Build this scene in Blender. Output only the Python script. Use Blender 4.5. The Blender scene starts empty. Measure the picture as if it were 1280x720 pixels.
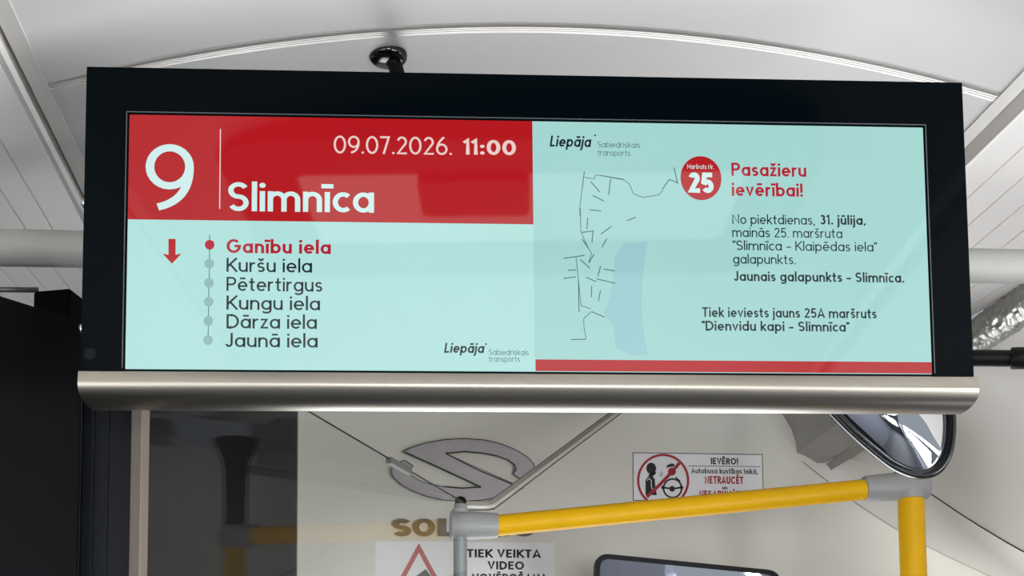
import bpy, bmesh, math, random
from mathutils import Vector, Matrix, noise
random.seed(7)
C = bpy.context.scene.collection
SC = bpy.context.scene

# ------------------------------------------------------------------ camera
F, PPX, PPY = 1700.0, 640.0, 790.0          # focal length and optical axis in the 1280x720 frame
CAM = Vector((-0.174, 0.0, 1.66))
RM = Matrix(((0.99383, -0.00148, -0.11094), (-0.11061, -0.09122, -0.98967), (-0.00865, 0.99583, -0.09082)))
cd = bpy.data.cameras.new('camera'); cam = bpy.data.objects.new('camera', cd); C.objects.link(cam)
cam.matrix_world = Matrix.Translation(CAM) @ RM.to_4x4()
cd.sensor_width = 36.0; cd.lens = F / 1280 * 36.0
cd.shift_y = (PPY - 360.0) / 1280.0
cd.clip_start = 0.02
SC.camera = cam

# ------------------------------------------------------------------ view, world, daylight and front fill
SC.view_settings.view_transform = 'Standard'; SC.view_settings.look = 'None'
SC.view_settings.exposure = 0.0; SC.view_settings.gamma = 1.0; SC.view_settings.use_curve_mapping = False
w = bpy.data.worlds.new('sky'); SC.world = w; w.use_nodes = True
w.node_tree.nodes['Background'].inputs[0].default_value = (0.80, 0.88, 1.0, 1)
w.node_tree.nodes['Background'].inputs[1].default_value = 0.4
def area(name, loc, look, sx, sy, power, col=(.95, .98, 1)):
    l = bpy.data.lights.new(name, 'AREA'); l.shape = 'RECTANGLE'; l.size = sx; l.size_y = sy
    l.energy = power; l.color = col
    o = bpy.data.objects.new(name, l); C.objects.link(o); o.location = loc
    o.rotation_euler = (Vector(look) - Vector(loc)).to_track_quat('-Z', 'Y').to_euler(); return o
area('daylight_windows_right', (1.30, -0.6, 1.30), (0, -0.6, 1.45), 3.6, 0.9, 150)
area('daylight_windows_left', (-1.30, -0.9, 1.30), (0, -0.9, 1.45), 2.8, 0.9, 60)
area('daylight_windscreen', (0, 3.10, 1.10), (0, 1.4, 1.7), 1.8, 0.9, 34)
area('front_fill_right', (1.25, 1.75, 1.0), (-.1, 2.3, 2.0), 0.9, 0.9, 9)  # added fill to brighten front panel and dome; wall has no opening here
area('front_fill_left', (-1.25, 2.2, 1.1), (.6, 2.2, 2.1), 0.7, 0.8, 72)  # second added fill, from the left, mainly to lift the right dome
area('daylight_rear_window', (0, -3.6, 1.45), (0, 0, 1.6), 1.4, 0.8, 60)

# ------------------------------------------------------------------ helpers
def ray(px, py): return RM @ Vector(((px - PPX) / F, -(py - PPY) / F, -1.0))
def at(px, py, Y):                                    # the point at distance Y along the bus seen at a pixel
    d = ray(px, py); return CAM + d * (Y / d.y)
def onp(px, py, p, n):
    d = ray(px, py); return CAM + d * ((p - CAM).dot(n) / d.dot(n))
def V(x, y, z): return Vector((x, y, z))
def lin(c): return tuple((x / 255 / 12.92) if x / 255 <= .04045 else ((x / 255 + .055) / 1.055) ** 2.4 for x in c)

def mat(name, rgb, rough=.5, metal=0, var=.04, scale=30, bump=0, bscale=200, spec=.5, stretch=None, coat=0):
    m = bpy.data.materials.new(name); m.use_nodes = True; nt = m.node_tree; N = nt.nodes; b = N['Principled BSDF']
    tc = N.new('ShaderNodeTexCoord'); mp = N.new('ShaderNodeMapping'); nz = N.new('ShaderNodeTexNoise')
    nt.links.new(tc.outputs['Object'], mp.inputs[0]); nt.links.new(mp.outputs[0], nz.inputs['Vector'])
    if stretch: mp.inputs['Scale'].default_value = stretch
    nz.inputs['Scale'].default_value = scale; nz.inputs['Detail'].default_value = 4
    r = N.new('ShaderNodeValToRGB'); c = lin(rgb)
    r.color_ramp.elements[0].position = .3; r.color_ramp.elements[1].position = .7
    r.color_ramp.elements[0].color = (*[max(0, x * (1 - var)) for x in c], 1)
    r.color_ramp.elements[1].color = (*[min(1, x * (1 + var)) for x in c], 1)
    nt.links.new(nz.outputs['Fac'], r.inputs[0]); nt.links.new(r.outputs[0], b.inputs['Base Color'])
    b.inputs['Roughness'].default_value = rough; b.inputs['Metallic'].default_value = metal
    b.inputs['Specular IOR Level'].default_value = spec; b.inputs['Coat Weight'].default_value = coat
    if bump:
        n2 = N.new('ShaderNodeTexNoise'); n2.inputs['Scale'].default_value = bscale
        nt.links.new(mp.outputs[0], n2.inputs['Vector'])
        bp = N.new('ShaderNodeBump'); bp.inputs['Strength'].default_value = bump; bp.inputs['Distance'].default_value = .002
        nt.links.new(n2.outputs['Fac'], bp.inputs['Height']); nt.links.new(bp.outputs[0], b.inputs['Normal'])
    return m
def lit(name, rgb, strength=1.0):                     # a lit area of the display, behind its glossy front; also makes the hatch pane glow
    m = bpy.data.materials.new(name); m.use_nodes = True; b = m.node_tree.nodes['Principled BSDF']
    N = m.node_tree.nodes
    tc = N.new('ShaderNodeTexCoord'); nz = N.new('ShaderNodeTexNoise'); nz.inputs['Scale'].default_value = 9
    m.node_tree.links.new(tc.outputs['Object'], nz.inputs['Vector'])
    mr = N.new('ShaderNodeMapRange'); mr.inputs['To Min'].default_value = strength * .97; mr.inputs['To Max'].default_value = strength * 1.03
    m.node_tree.links.new(nz.outputs['Fac'], mr.inputs['Value']); m.node_tree.links.new(mr.outputs[0], b.inputs['Emission Strength'])
    b.inputs['Base Color'].default_value = (.004, .004, .004, 1)
    b.inputs['Emission Color'].default_value = (*lin(rgb), 1)
    b.inputs['Roughness'].default_value = .045; b.inputs['Specular IOR Level'].default_value = .42
    return m
def glass_mat(name, tint=(.985, .99, .985), f0=.018):
    m = bpy.data.materials.new(name); m.use_nodes = True; nt = m.node_tree; N = nt.nodes
    N.remove(N['Principled BSDF']); out = N['Material Output']
    g = N.new('ShaderNodeNewGeometry'); dt = N.new('ShaderNodeVectorMath'); dt.operation = 'DOT_PRODUCT'
    nt.links.new(g.outputs['Normal'], dt.inputs[0]); nt.links.new(g.outputs['Incoming'], dt.inputs[1])
    def M(op, a, b):
        k = N.new('ShaderNodeMath'); k.operation = op
        for i, s in enumerate((a, b)):
            if s is None: continue
            if isinstance(s, (int, float)): k.inputs[i].default_value = s
            else: nt.links.new(s, k.inputs[i])
        return k.outputs[0]
    a = M('ABSOLUTE', dt.outputs['Value'], None); q = M('POWER', M('SUBTRACT', 1.0, a), 5.0)
    fr = M('ADD', M('MULTIPLY', q, 1 - f0), f0)
    t = N.new('ShaderNodeBsdfTransparent'); t.inputs[0].default_value = (*tint, 1)
    gl = N.new('ShaderNodeBsdfGlossy'); gl.inputs['Roughness'].default_value = .01; gl.inputs[0].default_value = (1, 1, 1, 1)
    mx = N.new('ShaderNodeMixShader'); nt.links.new(fr, mx.inputs[0]); nt.links.new(t.outputs[0], mx.inputs[1]); nt.links.new(gl.outputs[0], mx.inputs[2])
    nt.links.new(mx.outputs[0], out.inputs[0]); return m

ROOT = {}
def obj(name, bm, m, parent=None, smooth=False, auto=None, keep=False):
    bmesh.ops.recalc_face_normals(bm, faces=bm.faces[:]) if not keep else None
    me = bpy.data.meshes.new(name)
    if parent is not None: off = ROOT[parent.name]
    else:
        xs = [v.co for v in bm.verts]
        off = V((min(v.x for v in xs) + max(v.x for v in xs)) / 2, (min(v.y for v in xs) + max(v.y for v in xs)) / 2, min(v.z for v in xs))
    bmesh.ops.translate(bm, vec=-off, verts=bm.verts)
    bm.to_mesh(me); bm.free(); me.materials.append(m)
    o = bpy.data.objects.new(name, me); C.objects.link(o)
    if parent is not None: o.parent = parent
    else: o.location = off
    ROOT[o.name] = off
    if smooth:
        for p in me.polygons: p.use_smooth = True
        if auto:
            mod = None
            me.set_sharp_from_angle(angle=math.radians(auto))
    return o
def tag(o, label, cat, group=None, kind=None):
    o['label'] = label; o['category'] = cat
    if group: o['group'] = group
    if kind: o['kind'] = kind
    return o
def thing(name, loc, label, cat, group=None):
    o = bpy.data.objects.new(name, None); C.objects.link(o); o.location = loc; o.empty_display_size = .05
    ROOT[o.name] = Vector(loc); return tag(o, label, cat, group)
def struct(o, label=None, cat=None):
    o['kind'] = 'structure'
    if label: o['label'] = label
    if cat: o['category'] = cat
    return o
def B(): return bmesh.new()
def prism(bm, pts, vec, bevel=0, seg=2):
    a = [bm.verts.new(p) for p in pts]; b = [bm.verts.new(Vector(p) + Vector(vec)) for p in pts]
    n = len(a); fs = []
    fs.append(bm.faces.new(a)); fs.append(bm.faces.new(b[::-1]))
    for i in range(n): fs.append(bm.faces.new((a[i], b[i], b[(i + 1) % n], a[(i + 1) % n])))
    if bevel:
        es = list({e for f in fs for e in f.edges})
        bmesh.ops.bevel(bm, geom=es, offset=bevel, segments=seg, affect='EDGES', profile=.5)
    elif n > 4:
        for f in fs[:2]: f.normal_update()
        bmesh.ops.triangulate(bm, faces=fs[:2], ngon_method='EAR_CLIP')
def box(bm, lo, hi, bevel=0, seg=2):
    lo, hi = Vector(lo), Vector(hi)
    prism(bm, [V(lo.x, lo.y, lo.z), V(hi.x, lo.y, lo.z), V(hi.x, hi.y, lo.z), V(lo.x, hi.y, lo.z)], (0, 0, hi.z - lo.z), bevel, seg)
def tube(bm, pts, r, seg=20, caps=True):
    pts = [Vector(p) for p in pts]; rings = []; up = None
    rs = r if isinstance(r, (list, tuple)) else [r] * len(pts)
    for i, p in enumerate(pts):
        t = (pts[min(i + 1, len(pts) - 1)] - pts[max(i - 1, 0)]).normalized()
        if up is None: up = t.orthogonal().normalized()
        up = (up - t * up.dot(t)).normalized(); s = t.cross(up)
        rings.append([bm.verts.new(p + (up * math.cos(2 * math.pi * k / seg) + s * math.sin(2 * math.pi * k / seg)) * rs[i]) for k in range(seg)])
    for a, b in zip(rings, rings[1:]):
        for k in range(seg): bm.faces.new((a[k], a[(k + 1) % seg], b[(k + 1) % seg], b[k]))
    if caps: bm.faces.new(rings[0][::-1]); bm.faces.new(rings[-1])
def lathe(bm, o, axis, prof, seg=32):                 # prof: (along axis, radius)
    axis = Vector(axis).normalized(); u = axis.orthogonal().normalized(); v = axis.cross(u); o = Vector(o); rings = []
    for h, r in prof:
        rings.append([bm.verts.new(o + axis * h + (u * math.cos(2 * math.pi * k / seg) + v * math.sin(2 * math.pi * k / seg)) * r) for k in range(seg)])
    for a, b in zip(rings, rings[1:]):
        for k in range(seg): bm.faces.new((a[k], a[(k + 1) % seg], b[(k + 1) % seg], b[k]))
    bm.faces.new(rings[0][::-1]); bm.faces.new(rings[-1])
def loft(bm, rows):
    g = [[bm.verts.new(p) for p in r] for r in rows]
    for a, b in zip(g, g[1:]):
        for i in range(len(a) - 1): bm.faces.new((a[i], a[i + 1], b[i + 1], b[i]))
def spline(pts, n=6, closed=False):                   # Catmull-Rom through points
    P = [Vector(p) for p in pts]; out = []; m = len(P)
    for i in range(m if closed else m - 1):
        p0 = P[(i - 1) % m] if closed or i > 0 else P[0] * 2 - P[1]
        p1, p2 = P[i], P[(i + 1) % m]
        p3 = P[(i + 2) % m] if closed or i + 2 < m else P[-1] * 2 - P[-2]
        for k in range(n):
            t = k / n
            out.append(.5 * ((2 * p1) + (p2 - p0) * t + (2 * p0 - 5 * p1 + 4 * p2 - p3) * t * t + (3 * p1 - p0 - 3 * p2 + p3) * t ** 3))
    if not closed: out.append(P[-1])
    return out

# ---- a plain geometric stroke alphabet, drawn as ribbons
def arc(cx, cy, rx, ry, a0, a1, n=16):
    return [(cx + rx * math.cos(math.radians(a0 + (a1 - a0) * i / n)), cy + ry * math.sin(math.radians(a0 + (a1 - a0) * i / n))) for i in range(n + 1)]
def bez(p, c, q, n=14):
    return [((1 - t) ** 2 * p[0] + 2 * t * (1 - t) * c[0] + t * t * q[0], (1 - t) ** 2 * p[1] + 2 * t * (1 - t) * c[1] + t * t * q[1]) for t in [i / n for i in range(n + 1)]]
def ell(cx, cy, rx, ry): return ('c', arc(cx, cy, rx, ry, 0, 360, 28)[:-1])
def glyph(ch, w):
    h = w / 2; X = .70; A = 1.03; o = lambda *p: ('o', list(p)); path = lambda l: ('o', l); dr = max(h * 1.2, .062)
    bx, by = .30 - h, .35 - h
    base = {'ā': 'a', 'ē': 'e', 'ī': 'i', 'ū': 'u', 'š': 's', 'ž': 'z', 'Ē': 'E', 'Š': 'S', 'Ā': 'A', 'č': 'c'}
    if ch in base:
        s, adv = glyph(base[ch], w); cap = ch.isupper(); y = (1.16 if cap else .90); cx = adv / 2
        if base[ch] == 'i': s = [k for k in s if k[0] != 'd']
        if base[ch] == 'a' : cx = .31
        if ch in 'šžŠč': s = s + [o((cx - .15, y + .07), (cx, y - .06), (cx + .15, y + .07))]
        else: s = s + [o((cx - .17, y), (cx + .17, y))]
        return s, adv
    n_arch = lambda x0, x1: path([(x0, .36)] + arc((x0 + x1) / 2, .42, (x1 - x0) / 2, .28 - h, 180, 0) + [(x1, 0)])
    sh = lambda cx, rx, q, mid: path(arc(cx, mid + q, rx, q, 28, 270) + arc(cx, mid - q, rx, q, 90, -152)[1:])
    G = {
     'a': ([ell(.30, .35, bx, by), o((.60 - h, 0), (.60 - h, X))], .60),
     'b': ([ell(.30, .35, bx, by), o((h, 0), (h, A))], .60),
     'c': ([path(arc(.30, .35, bx, by, 48, 312))], .50),
     'd': ([ell(.30, .35, bx, by), o((.60 - h, 0), (.60 - h, A))], .60),
     'e': ([path([(h, .35), (.60 - h, .35)] + arc(.30, .35, bx, by, 0, 318)[1:])], .60),
     'g': ([ell(.30, .35, bx, by), path([(.60 - h, X), (.60 - h, -.02)] + arc(.30, -.02, bx, .24 - h, 0, -150)[1:])], .60),
     'i': ([o((h, 0), (h, X)), ('d', (h, .90), dr)], w),
     'j': ([path([(h, X), (h, -.08)] + arc(h - .16, -.08, .16, .16, 0, -85)[1:]), ('d', (h, .90), dr)], w),
     'k': ([o((h, 0), (h, A)), o((.46, X), (h, .26)), o((.17, .40), (.49, 0))], .50),
     'l': ([o((h, 0), (h, A))], w),
     'm': ([o((h, 0), (h, X)), n_arch(h, .46), n_arch(.46, .92 - h)], .92),
     'n': ([o((h, 0), (h, X)), n_arch(h, .54 - h)], .54),
     'o': ([ell(.30, .35, bx, by)], .60),
     'p': ([ell(.30, .35, bx, by), o((h, -.27), (h, X))], .60),
     'r': ([o((h, 0), (h, X)), path([(h, .36)] + arc(.28, .40, .28 - h, .30 - h, 180, 75))], .36),
     's': ([sh(.23, .22 - h, (.35 - h) / 2, .35)], .46),
     't': ([path([(.17, .93), (.17, .16)] + arc(.31, .16, .14, .16 - h, 180, 285)[1:]), o((0, X - h), (.36, X - h))], .38),
     'u': ([path([(h, X)] + arc(.27, .28, .27 - h, .28 - h, 180, 360)), o((.54 - h, 0), (.54 - h, X))], .54),
     'v': ([o((h * .8, X), (.27, h), (.54 - h * .8, X))], .54),
     'z': ([o((.02, X - h), (.43 - h, X - h), (h, h), (.45, h))], .45),
     'A': ([o((h * .7, 0), (.36, 1 - h * .6), (.72 - h * .7, 0)), o((.14, .27), (.58, .27))], .72),
     'C': ([path(arc(.42, .5, .42 - h, .5 - h, 45, 315))], .76),
     'D': ([('c', [(h, h), (h, 1 - h), (.28, 1 - h)] + arc(.28, .5, .44 - h, .5 - h, 90, -90) + [(.28, h)])], .72),
     'E': ([o((.50, 1 - h), (h, 1 - h), (h, h), (.50, h)), o((h, .51), (.46, .51))], .52),
     'G': ([path(arc(.42, .5, .42 - h, .5 - h, 45, 360) + [(.46, .5)])], .84),
     'I': ([o((h, 0), (h, 1))], w),
     'J': ([path([(.42 - h, 1), (.42 - h, .27)] + arc(.21, .27, .21 - h, .27 - h, 0, -165)[1:])], .44),
     'K': ([o((h, 0), (h, 1)), o((.60, 1), (h, .38)), o((.22, .54), (.62, 0))], .62),
     'L': ([o((h, 1), (h, h), (.46, h))], .47),
     'M': ([o((h, 0), (h, .96), (.42, .32), (.84 - h, .96), (.84 - h, 0))], .84),
     'N': ([o((h, 0), (h, .94), (.68 - h, .06), (.68 - h, 1))], .68),
     'O': ([ell(.42, .5, .42 - h, .5 - h)], .84),
     'P': ([o((h, 0), (h, 1)), path([(h, 1 - h), (.32, 1 - h)] + arc(.32, .70, .28 - h, .30 - h, 90, -90)[1:] + [(h, .40 + h)])], .60),
     'R': ([o((h, 0), (h, 1)), path([(h, 1 - h), (.32, 1 - h)] + arc(.32, .71, .28 - h, .29 - h, 90, -90)[1:] + [(h, .42 + h)]), o((.30, .44), (.58, 0))], .60),
     'S': ([sh(.30, .29 - h, (.5 - h) / 2, .5)], .60),
     'T': ([o((0, 1 - h), (.58, 1 - h)), o((.29, 1 - h), (.29, 0))], .58),
     'U': ([path([(h, 1)] + arc(.32, .32, .32 - h, .32 - h, 180, 360) + [(.64 - h, 1)])], .64),
     'V': ([o((h * .8, 1), (.34, h), (.68 - h * .8, 1))], .68),
     '0': ([ell(.32, .5, .32 - h, .5 - h)], .64),
     '1': ([o((0, .78), (.27 - h, .97), (.27 - h, 0))], .28),
     '2': ([path(arc(.28, .71, .26 - h, .29 - h, 165, -38) + [(h + .02, h), (.54, h)])], .56),
     '3': ([path(arc(.26, .735, .235 - h, .265 - h, 150, -90)), path(arc(.27, .265 + h * .5, .27 - h, .265 - h * .5, 90, -150))], .55),
     '5': ([path([(.49, 1 - h), (.14, 1 - h), (.09, .53)] + arc(.27, .33, .28 - h, .33 - h, 128, -150))], .56),
     '6': ([ell(.30, .32, .30 - h, .32 - h), path(bez((h, .34), (h + .03, .72), (.42, .99)))], .60),
     '7': ([o((0, 1 - h), (.50 - h, 1 - h), (.18, 0))], .52),
     '9': ([ell(.30, .66, .30 - h, .34 - h), path(bez((.60 - h, .64), (.60 - h, .16), (.16, .055)))], .60),
     '.': ([('d', (dr, dr), dr)], 2 * dr), ',': ([o((h + .04, w), (h - .03, -.13))], w + .04),
     ':': ([('d', (dr, .12), dr), ('d', (dr, .56), dr)], 2 * dr),
     '–': ([o((0, .36), (.42, .36))], .42), '!': ([o((h, .30), (h, 1)), ('d', (h, dr), dr)], w),
     '"': ([o((.05, .98), (.02, .74)), o((.19, .98), (.16, .74))], .2), ' ': ([], .22),
    }
    return G[ch]
def ribbon2(pts, w, closed):
    n = len(pts); P = [Vector(p) for p in pts]; L, R = [], []
    for i in range(n):
        a = P[(i - 1) % n] if (closed or i > 0) else None; b = P[(i + 1) % n] if (closed or i < n - 1) else None
        d1 = (P[i] - a).normalized() if a is not None else None; d2 = (b - P[i]).normalized() if b is not None else None
        if d1 is None: d1 = d2
        if d2 is None: d2 = d1
        n1, n2 = Vector((-d1.y, d1.x)), Vector((-d2.y, d2.x)); m = n1 + n2
        if m.length < 1e-4: m = n1.copy()
        m.normalize(); k = min(1.0 / max(m.dot(n1), .35), 1.7)
        L.append(P[i] + m * (w / 2 * k)); R.append(P[i] - m * (w / 2 * k))
    return L, R
def text2(bm, s, w, place, track=.095):
    """s set from x = 0; place(x, y) -> 3D point; returns nothing. Width is normalised to 1."""
    x = 0; items = []
    for ch in s:
        st, adv = glyph(ch, w); items.append((st, x)); x += adv + track
    W = x - track
    put = lambda x, y: bm.verts.new(place(x / W, y))
    for st, x0 in items:
        for k in st:
            if k[0] == 'd':
                c, r = k[1], k[2]; bm.faces.new([put(x0 + c[0] + r * math.cos(2 * math.pi * i / 14), c[1] + r * math.sin(2 * math.pi * i / 14)) for i in range(14)])
            else:
                closed = k[0] == 'c'; L, R = ribbon2(k[1], w, closed); n = len(L)
                l = [put(x0 + p.x, p.y) for p in L]; r = [put(x0 + p.x, p.y) for p in R]
                for i in range(n if closed else n - 1):
                    j = (i + 1) % n
                    try: bm.faces.new((r[i], r[j], l[j], l[i]))
                    except ValueError: pass
    return W

# ------------------------------------------------------------------ materials
M_ceil = mat('ceiling_panel', (186, 182, 180), .38, var=.015, scale=4)
M_front = mat('front_lining', (234, 231, 219), .5, var=.015, scale=5)
M_side = mat('slat_lining', (240, 235, 231), .45, var=.02, scale=8)
M_dome = mat('dome_lining', (236, 231, 224), .5, var=.012, scale=5)
M_wall = mat('side_lining', (92, 94, 104), .6)
M_alu = mat('aluminium_profile', (214, 210, 205), .4, metal=.15, var=.05, scale=60, stretch=(1, .05, 1))
M_brush = mat('brushed_trim', (154, 148, 137), .32, metal=1, var=.05, scale=80, stretch=(.03, 1, 1))
M_white_tube = mat('pale_tube', (158, 157, 152), .6, var=.02)
M_yellow = mat('yellow_powder_coat', (226, 172, 2), .42, spec=.22, var=.03, bump=.12, bscale=500)
M_grey = mat('grey_plastic', (150, 150, 148), .45, var=.03, bump=.1, bscale=600)
M_dgrey = mat('grey_cover', (164, 160, 155), .5, var=.12, scale=25, stretch=(1, .3, 1))
M_black = mat('black_plastic', (8, 8, 10), .45, var=.1, spec=.2)
M_gloss = mat('black_glass', (3, 7, 10), .1, var=.05, spec=.045)
M_cab = mat('charcoal_laminate', (9, 9, 11), .6, spec=.06, var=.08, scale=12, bump=.08)
M_cab2 = mat('dark_blue_laminate', (5, 9, 14), .5, spec=.15, var=.1, scale=12)
M_strip = mat('beige_grey_edge', (108, 99, 90), .5, var=.03)
M_post = mat('grey_metal_post', (150, 155, 160), .35, metal=.5, var=.03)
M_mirror = mat('mirror_silver', (235, 238, 240), .02, metal=1, var=.01)
M_foil = mat('crinkled_foil', (172, 171, 168), .36, metal=1, var=.1, scale=60)
M_floor = mat('floor_vinyl', (80, 82, 88), .6, var=.15, scale=90)
M_sign = mat('sticker_white', (250, 248, 248), .45, var=.01)
M_ink = mat('sticker_black', (24, 22, 24), .5)
M_red = mat('sticker_red', (178, 30, 44), .5)
M_chrome = mat('emblem_metal', (176, 171, 171), .34, metal=.9, var=.05, scale=40)
M_letter = mat('letter_metal', (104, 94, 84), .35, metal=.5, var=.05)
M_screw = mat('steel', (190, 190, 190), .25, metal=1)
M_pane = glass_mat('cab_glass')
S_aqua = lit('screen_aqua', (175, 223, 219)); S_aqua2 = lit('screen_aqua_notice', (162, 212, 208)); S_red = lit('screen_red', (178, 12, 22)); S_white = lit('screen_white', (206, 236, 234))
S_ink = lit('screen_ink', (12, 30, 44)); S_thin = lit('screen_grey_ink', (84, 112, 118)); S_dot = lit('screen_dot', (142, 184, 180))
S_pink = lit('screen_pale', (235, 205, 200)); S_crim = lit('screen_crimson', (178, 24, 46)); S_lake = lit('screen_lake', (152, 201, 205)); S_map = lit('screen_map_line', (66, 98, 104))

# ------------------------------------------------------------------ the bus shell
def cc(X, Z, Y): return V(CAM.x + X, Y, CAM.z + Z)     # X, Z measured from the camera's axis
A3 = [(-.286, .62), (.144, .70), (.633, .653)]
def arch(X):                                           # roof arch through its three measured points
    (x0, z0), (x1, z1), (x2, z2) = A3
    return z0 * (X - x1) * (X - x2) / ((x0 - x1) * (x0 - x2)) + z1 * (X - x0) * (X - x2) / ((x1 - x0) * (x1 - x2)) + z2 * (X - x0) * (X - x1) / ((x2 - x0) * (x2 - x1))
XL, XR, YS, YF, YB = -.286, .633, 1.24, 2.55, -3.4
rise = lambda y: max(0, y - 1.6) * .07                 # the roof lining climbs a little towards the front panel
def archrow(y, dz=0, n=40): return [cc(XL + (XR - XL) * i / n, arch(XL + (XR - XL) * i / n) + dz + rise(y), y) for i in range(n + 1)]
bm = B(); loft(bm, [archrow(y) for y in (YB, -2, -1, 0, .6, 1.0, YS - .001)]); loft(bm, [archrow(y) for y in (YS + .014, 1.5, 2.0, YF)])
loft(bm, [archrow(y, .02) for y in (YB, 1.6, YF)])
struct(obj('ceiling', bm, M_ceil, smooth=True), 'pale arched roof lining panels above the display', 'ceiling')
bm = B()                                               # ribbed strip over the cross seam
rib = [(-.003, .004), (-.003, -.0012), (.0, -.0026), (.002, -.0005), (.0025, .002), (.0033, -.0005), (.0058, -.0005), (.0063, .002), (.0069, -.0005), (.0094, -.0005), (.0099, .002), (.0105, -.0005), (.0140, -.0005), (.0145, .004)]
loft(bm, [archrow(YS + a, b) for a, b in rib])
struct(obj('trim_1', bm, mat('seam_strip', (186, 182, 178), .35, metal=.65)), 'thin ribbed strip along the curved cross seam of the ceiling', 'trim')
def extr(prof, y0, y1): return [[cc(X, Z + rise(y), y) for X, Z in prof] for y in (y0, 1.6, y1)]
bm = B(); loft(bm, extr([(-.286, .632), (-.286, .618), (-.3035, .620), (-.304, .632), (-.3085, .632), (-.309, .619), (-.313, .6165), (-.3185, .617), (-.321, .622), (-.321, .632)], YB, YF))
struct(obj('trim_2', bm, M_alu), 'aluminium profile along the left edge of the ceiling', 'trim')
bm = B(); loft(bm, extr([(.633, .668), (.633, .651), (.651, .6525), (.6525, .664), (.667, .666), (.6675, .648), (.6705, .6465), (.673, .65), (.673, .668)], YB, YF))
struct(obj('trim_3', bm, M_alu), 'aluminium profile along the right edge of the ceiling', 'trim')
def slats(x0, z0, x1, z1, step, first):
    out = [(x0, z0)]; n = int((abs(x1 - x0) - first) / step); s = 1 if x1 > x0 else -1
    zz = lambda x: z0 + (z1 - z0) * (x - x0) / (x1 - x0)
    for k in range(n + 1):
        x = x0 + s * (first + k * step)
        out += [(x - s * .0012, zz(x)), (x, zz(x) + .004), (x + s * .0012, zz(x))]
    return out + [(x1, z1)]
pl = slats(-.319, .617, -.60, .545, .0265, .034) + [(-.72, .44), (-.80, .10)]
bm = B(); loft(bm, extr(pl, YB, YF)); bm_l = bm
struct(obj('wall_left_upper', bm, M_side), 'cream grooved lining panels sloping down on the left', 'wall')
pr = slats(.670, .647, .873, .609, .0305, .031)
bm = B(); loft(bm, extr(pr, YB, 2.20))
struct(obj('wall_right_upper', bm, M_side), 'cream grooved lining panels sloping down on the right', 'wall')
# side walls with window openings, floor, rear wall
def wall(name, X, y0, y1, wins, zlo=.78, zhi=1.72, top=1.78):
    bm = B(); t = .04; a, b = min(X, X + t * (1 if X > 0 else -1)), max(X, X + t * (1 if X > 0 else -1))
    box(bm, (a, y0, 0), (b, y1, zlo)); box(bm, (a, y0, zhi), (b, y1, top))
    e = [y0]
    for p, q in wins: e += [p, q]
    e.append(y1)
    for i in range(0, len(e), 2): box(bm, (a, e[i], zlo), (b, e[i + 1], zhi))
    return struct(obj(name, bm, M_wall), None, None)
wall('wall_left', -.98, YB, 2.9, [(-2.2, -1.3), (-1.2, -.3), (-.2, .45)])['label'] = 'left side wall of the bus with window openings'
wall('wall_right', .98, YB, 2.9, [(-2.2, -1.3), (-1.2, -.3), (-.2, .9)])['label'] = 'right side wall of the bus with window openings'
bm = B(); box(bm, (-1.05, YB, -.04), (1.05, 3.2, 0)); struct(obj('floor', bm, M_floor), 'dark vinyl bus floor', 'floor')
bm = B(); box(bm, (-1.05, YB - .05, 0), (1.05, YB, 1.0)); box(bm, (-1.05, YB - .05, 1.85), (1.05, YB, 2.45)); box(bm, (-1.05, YB - .05, 1), (-.75, YB, 1.85)); box(bm, (.75, YB - .05, 1), (1.05, YB, 1.85))
struct(obj('wall_rear', bm, mat('rear_lining', (46, 48, 60), .6)), 'rear wall of the bus with a window opening', 'wall')
# front panel above the windscreen
bm = B(); box(bm, (-1.1, YF, 1.62), (1.15, YF + .03, 2.5)); struct(obj('wall_front', bm, M_front), 'grey beige front panel above the windscreen behind the display', 'wall')
# right front dome lining
s2 = [(1038, 574, 2.53), (1060, 573, 2.50), (1085, 580, 2.47), (1125, 594, 2.42), (1160, 615, 2.39), (1200, 642, 2.33), (1240, 667, 2.25), (1280, 690, 2.16), (1350, 724, 2.0), (1450, 765, 1.8), (1700, 850, 1.4)]
s2 = spline([at(*p) for p in s2], 5)
s1 = spline([at(px, py, YF - .001) for px, py in [(1003, 577), (1022, 592), (1040, 606), (1060, 622), (1120, 661), (1190, 698), (1280, 738), (1400, 785), (1600, 850)]], 5)
def resample(P, n):
    L = [0]
    for a, b in zip(P, P[1:]): L.append(L[-1] + (b - a).length)
    out = []; j = 0
    for i in range(n):
        t = L[-1] * i / (n - 1)
        while j < len(P) - 2 and L[j + 1] < t: j += 1
        f = (t - L[j]) / max(L[j + 1] - L[j], 1e-9); out.append(P[j].lerp(P[j + 1], min(f, 1)))
    return out
S1, S2 = resample(s1, 48), resample(s2, 48)
bm = B(); rows = []
for k in range(9):
    t = k / 8; rows.append([a.lerp(b, t) + V(.012, .012, .006) * math.sin(math.pi * t) for a, b in zip(S1, S2)])
loft(bm, rows); struct(obj('trim_4', bm, M_dome, smooth=True), 'pale curved corner band between front panel and right dome lining', 'trim')
bm = B(); rows = []
for k in range(13):
    t = k / 12; r = []
    for i, b in enumerate(S2):
        a = cc(.900, .586, 2.54 - 2.04 * (i / 47))
        r.append(b.lerp(a, t) + V(.05, 0, .045) * math.sin(math.pi * t))
    rows.append(r)
loft(bm, rows); struct(obj('wall_right_dome', bm, M_dome, smooth=True), 'smooth pale dome lining at the right below the foil duct', 'wall')
bm = B(); tube(bm, [p + V(-.0006, -.0006, 0) for p in S2[7:]], .0011, 6); struct(obj('trim_5', bm, M_black), 'thin dark joint line on the right dome lining', 'trim')
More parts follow.
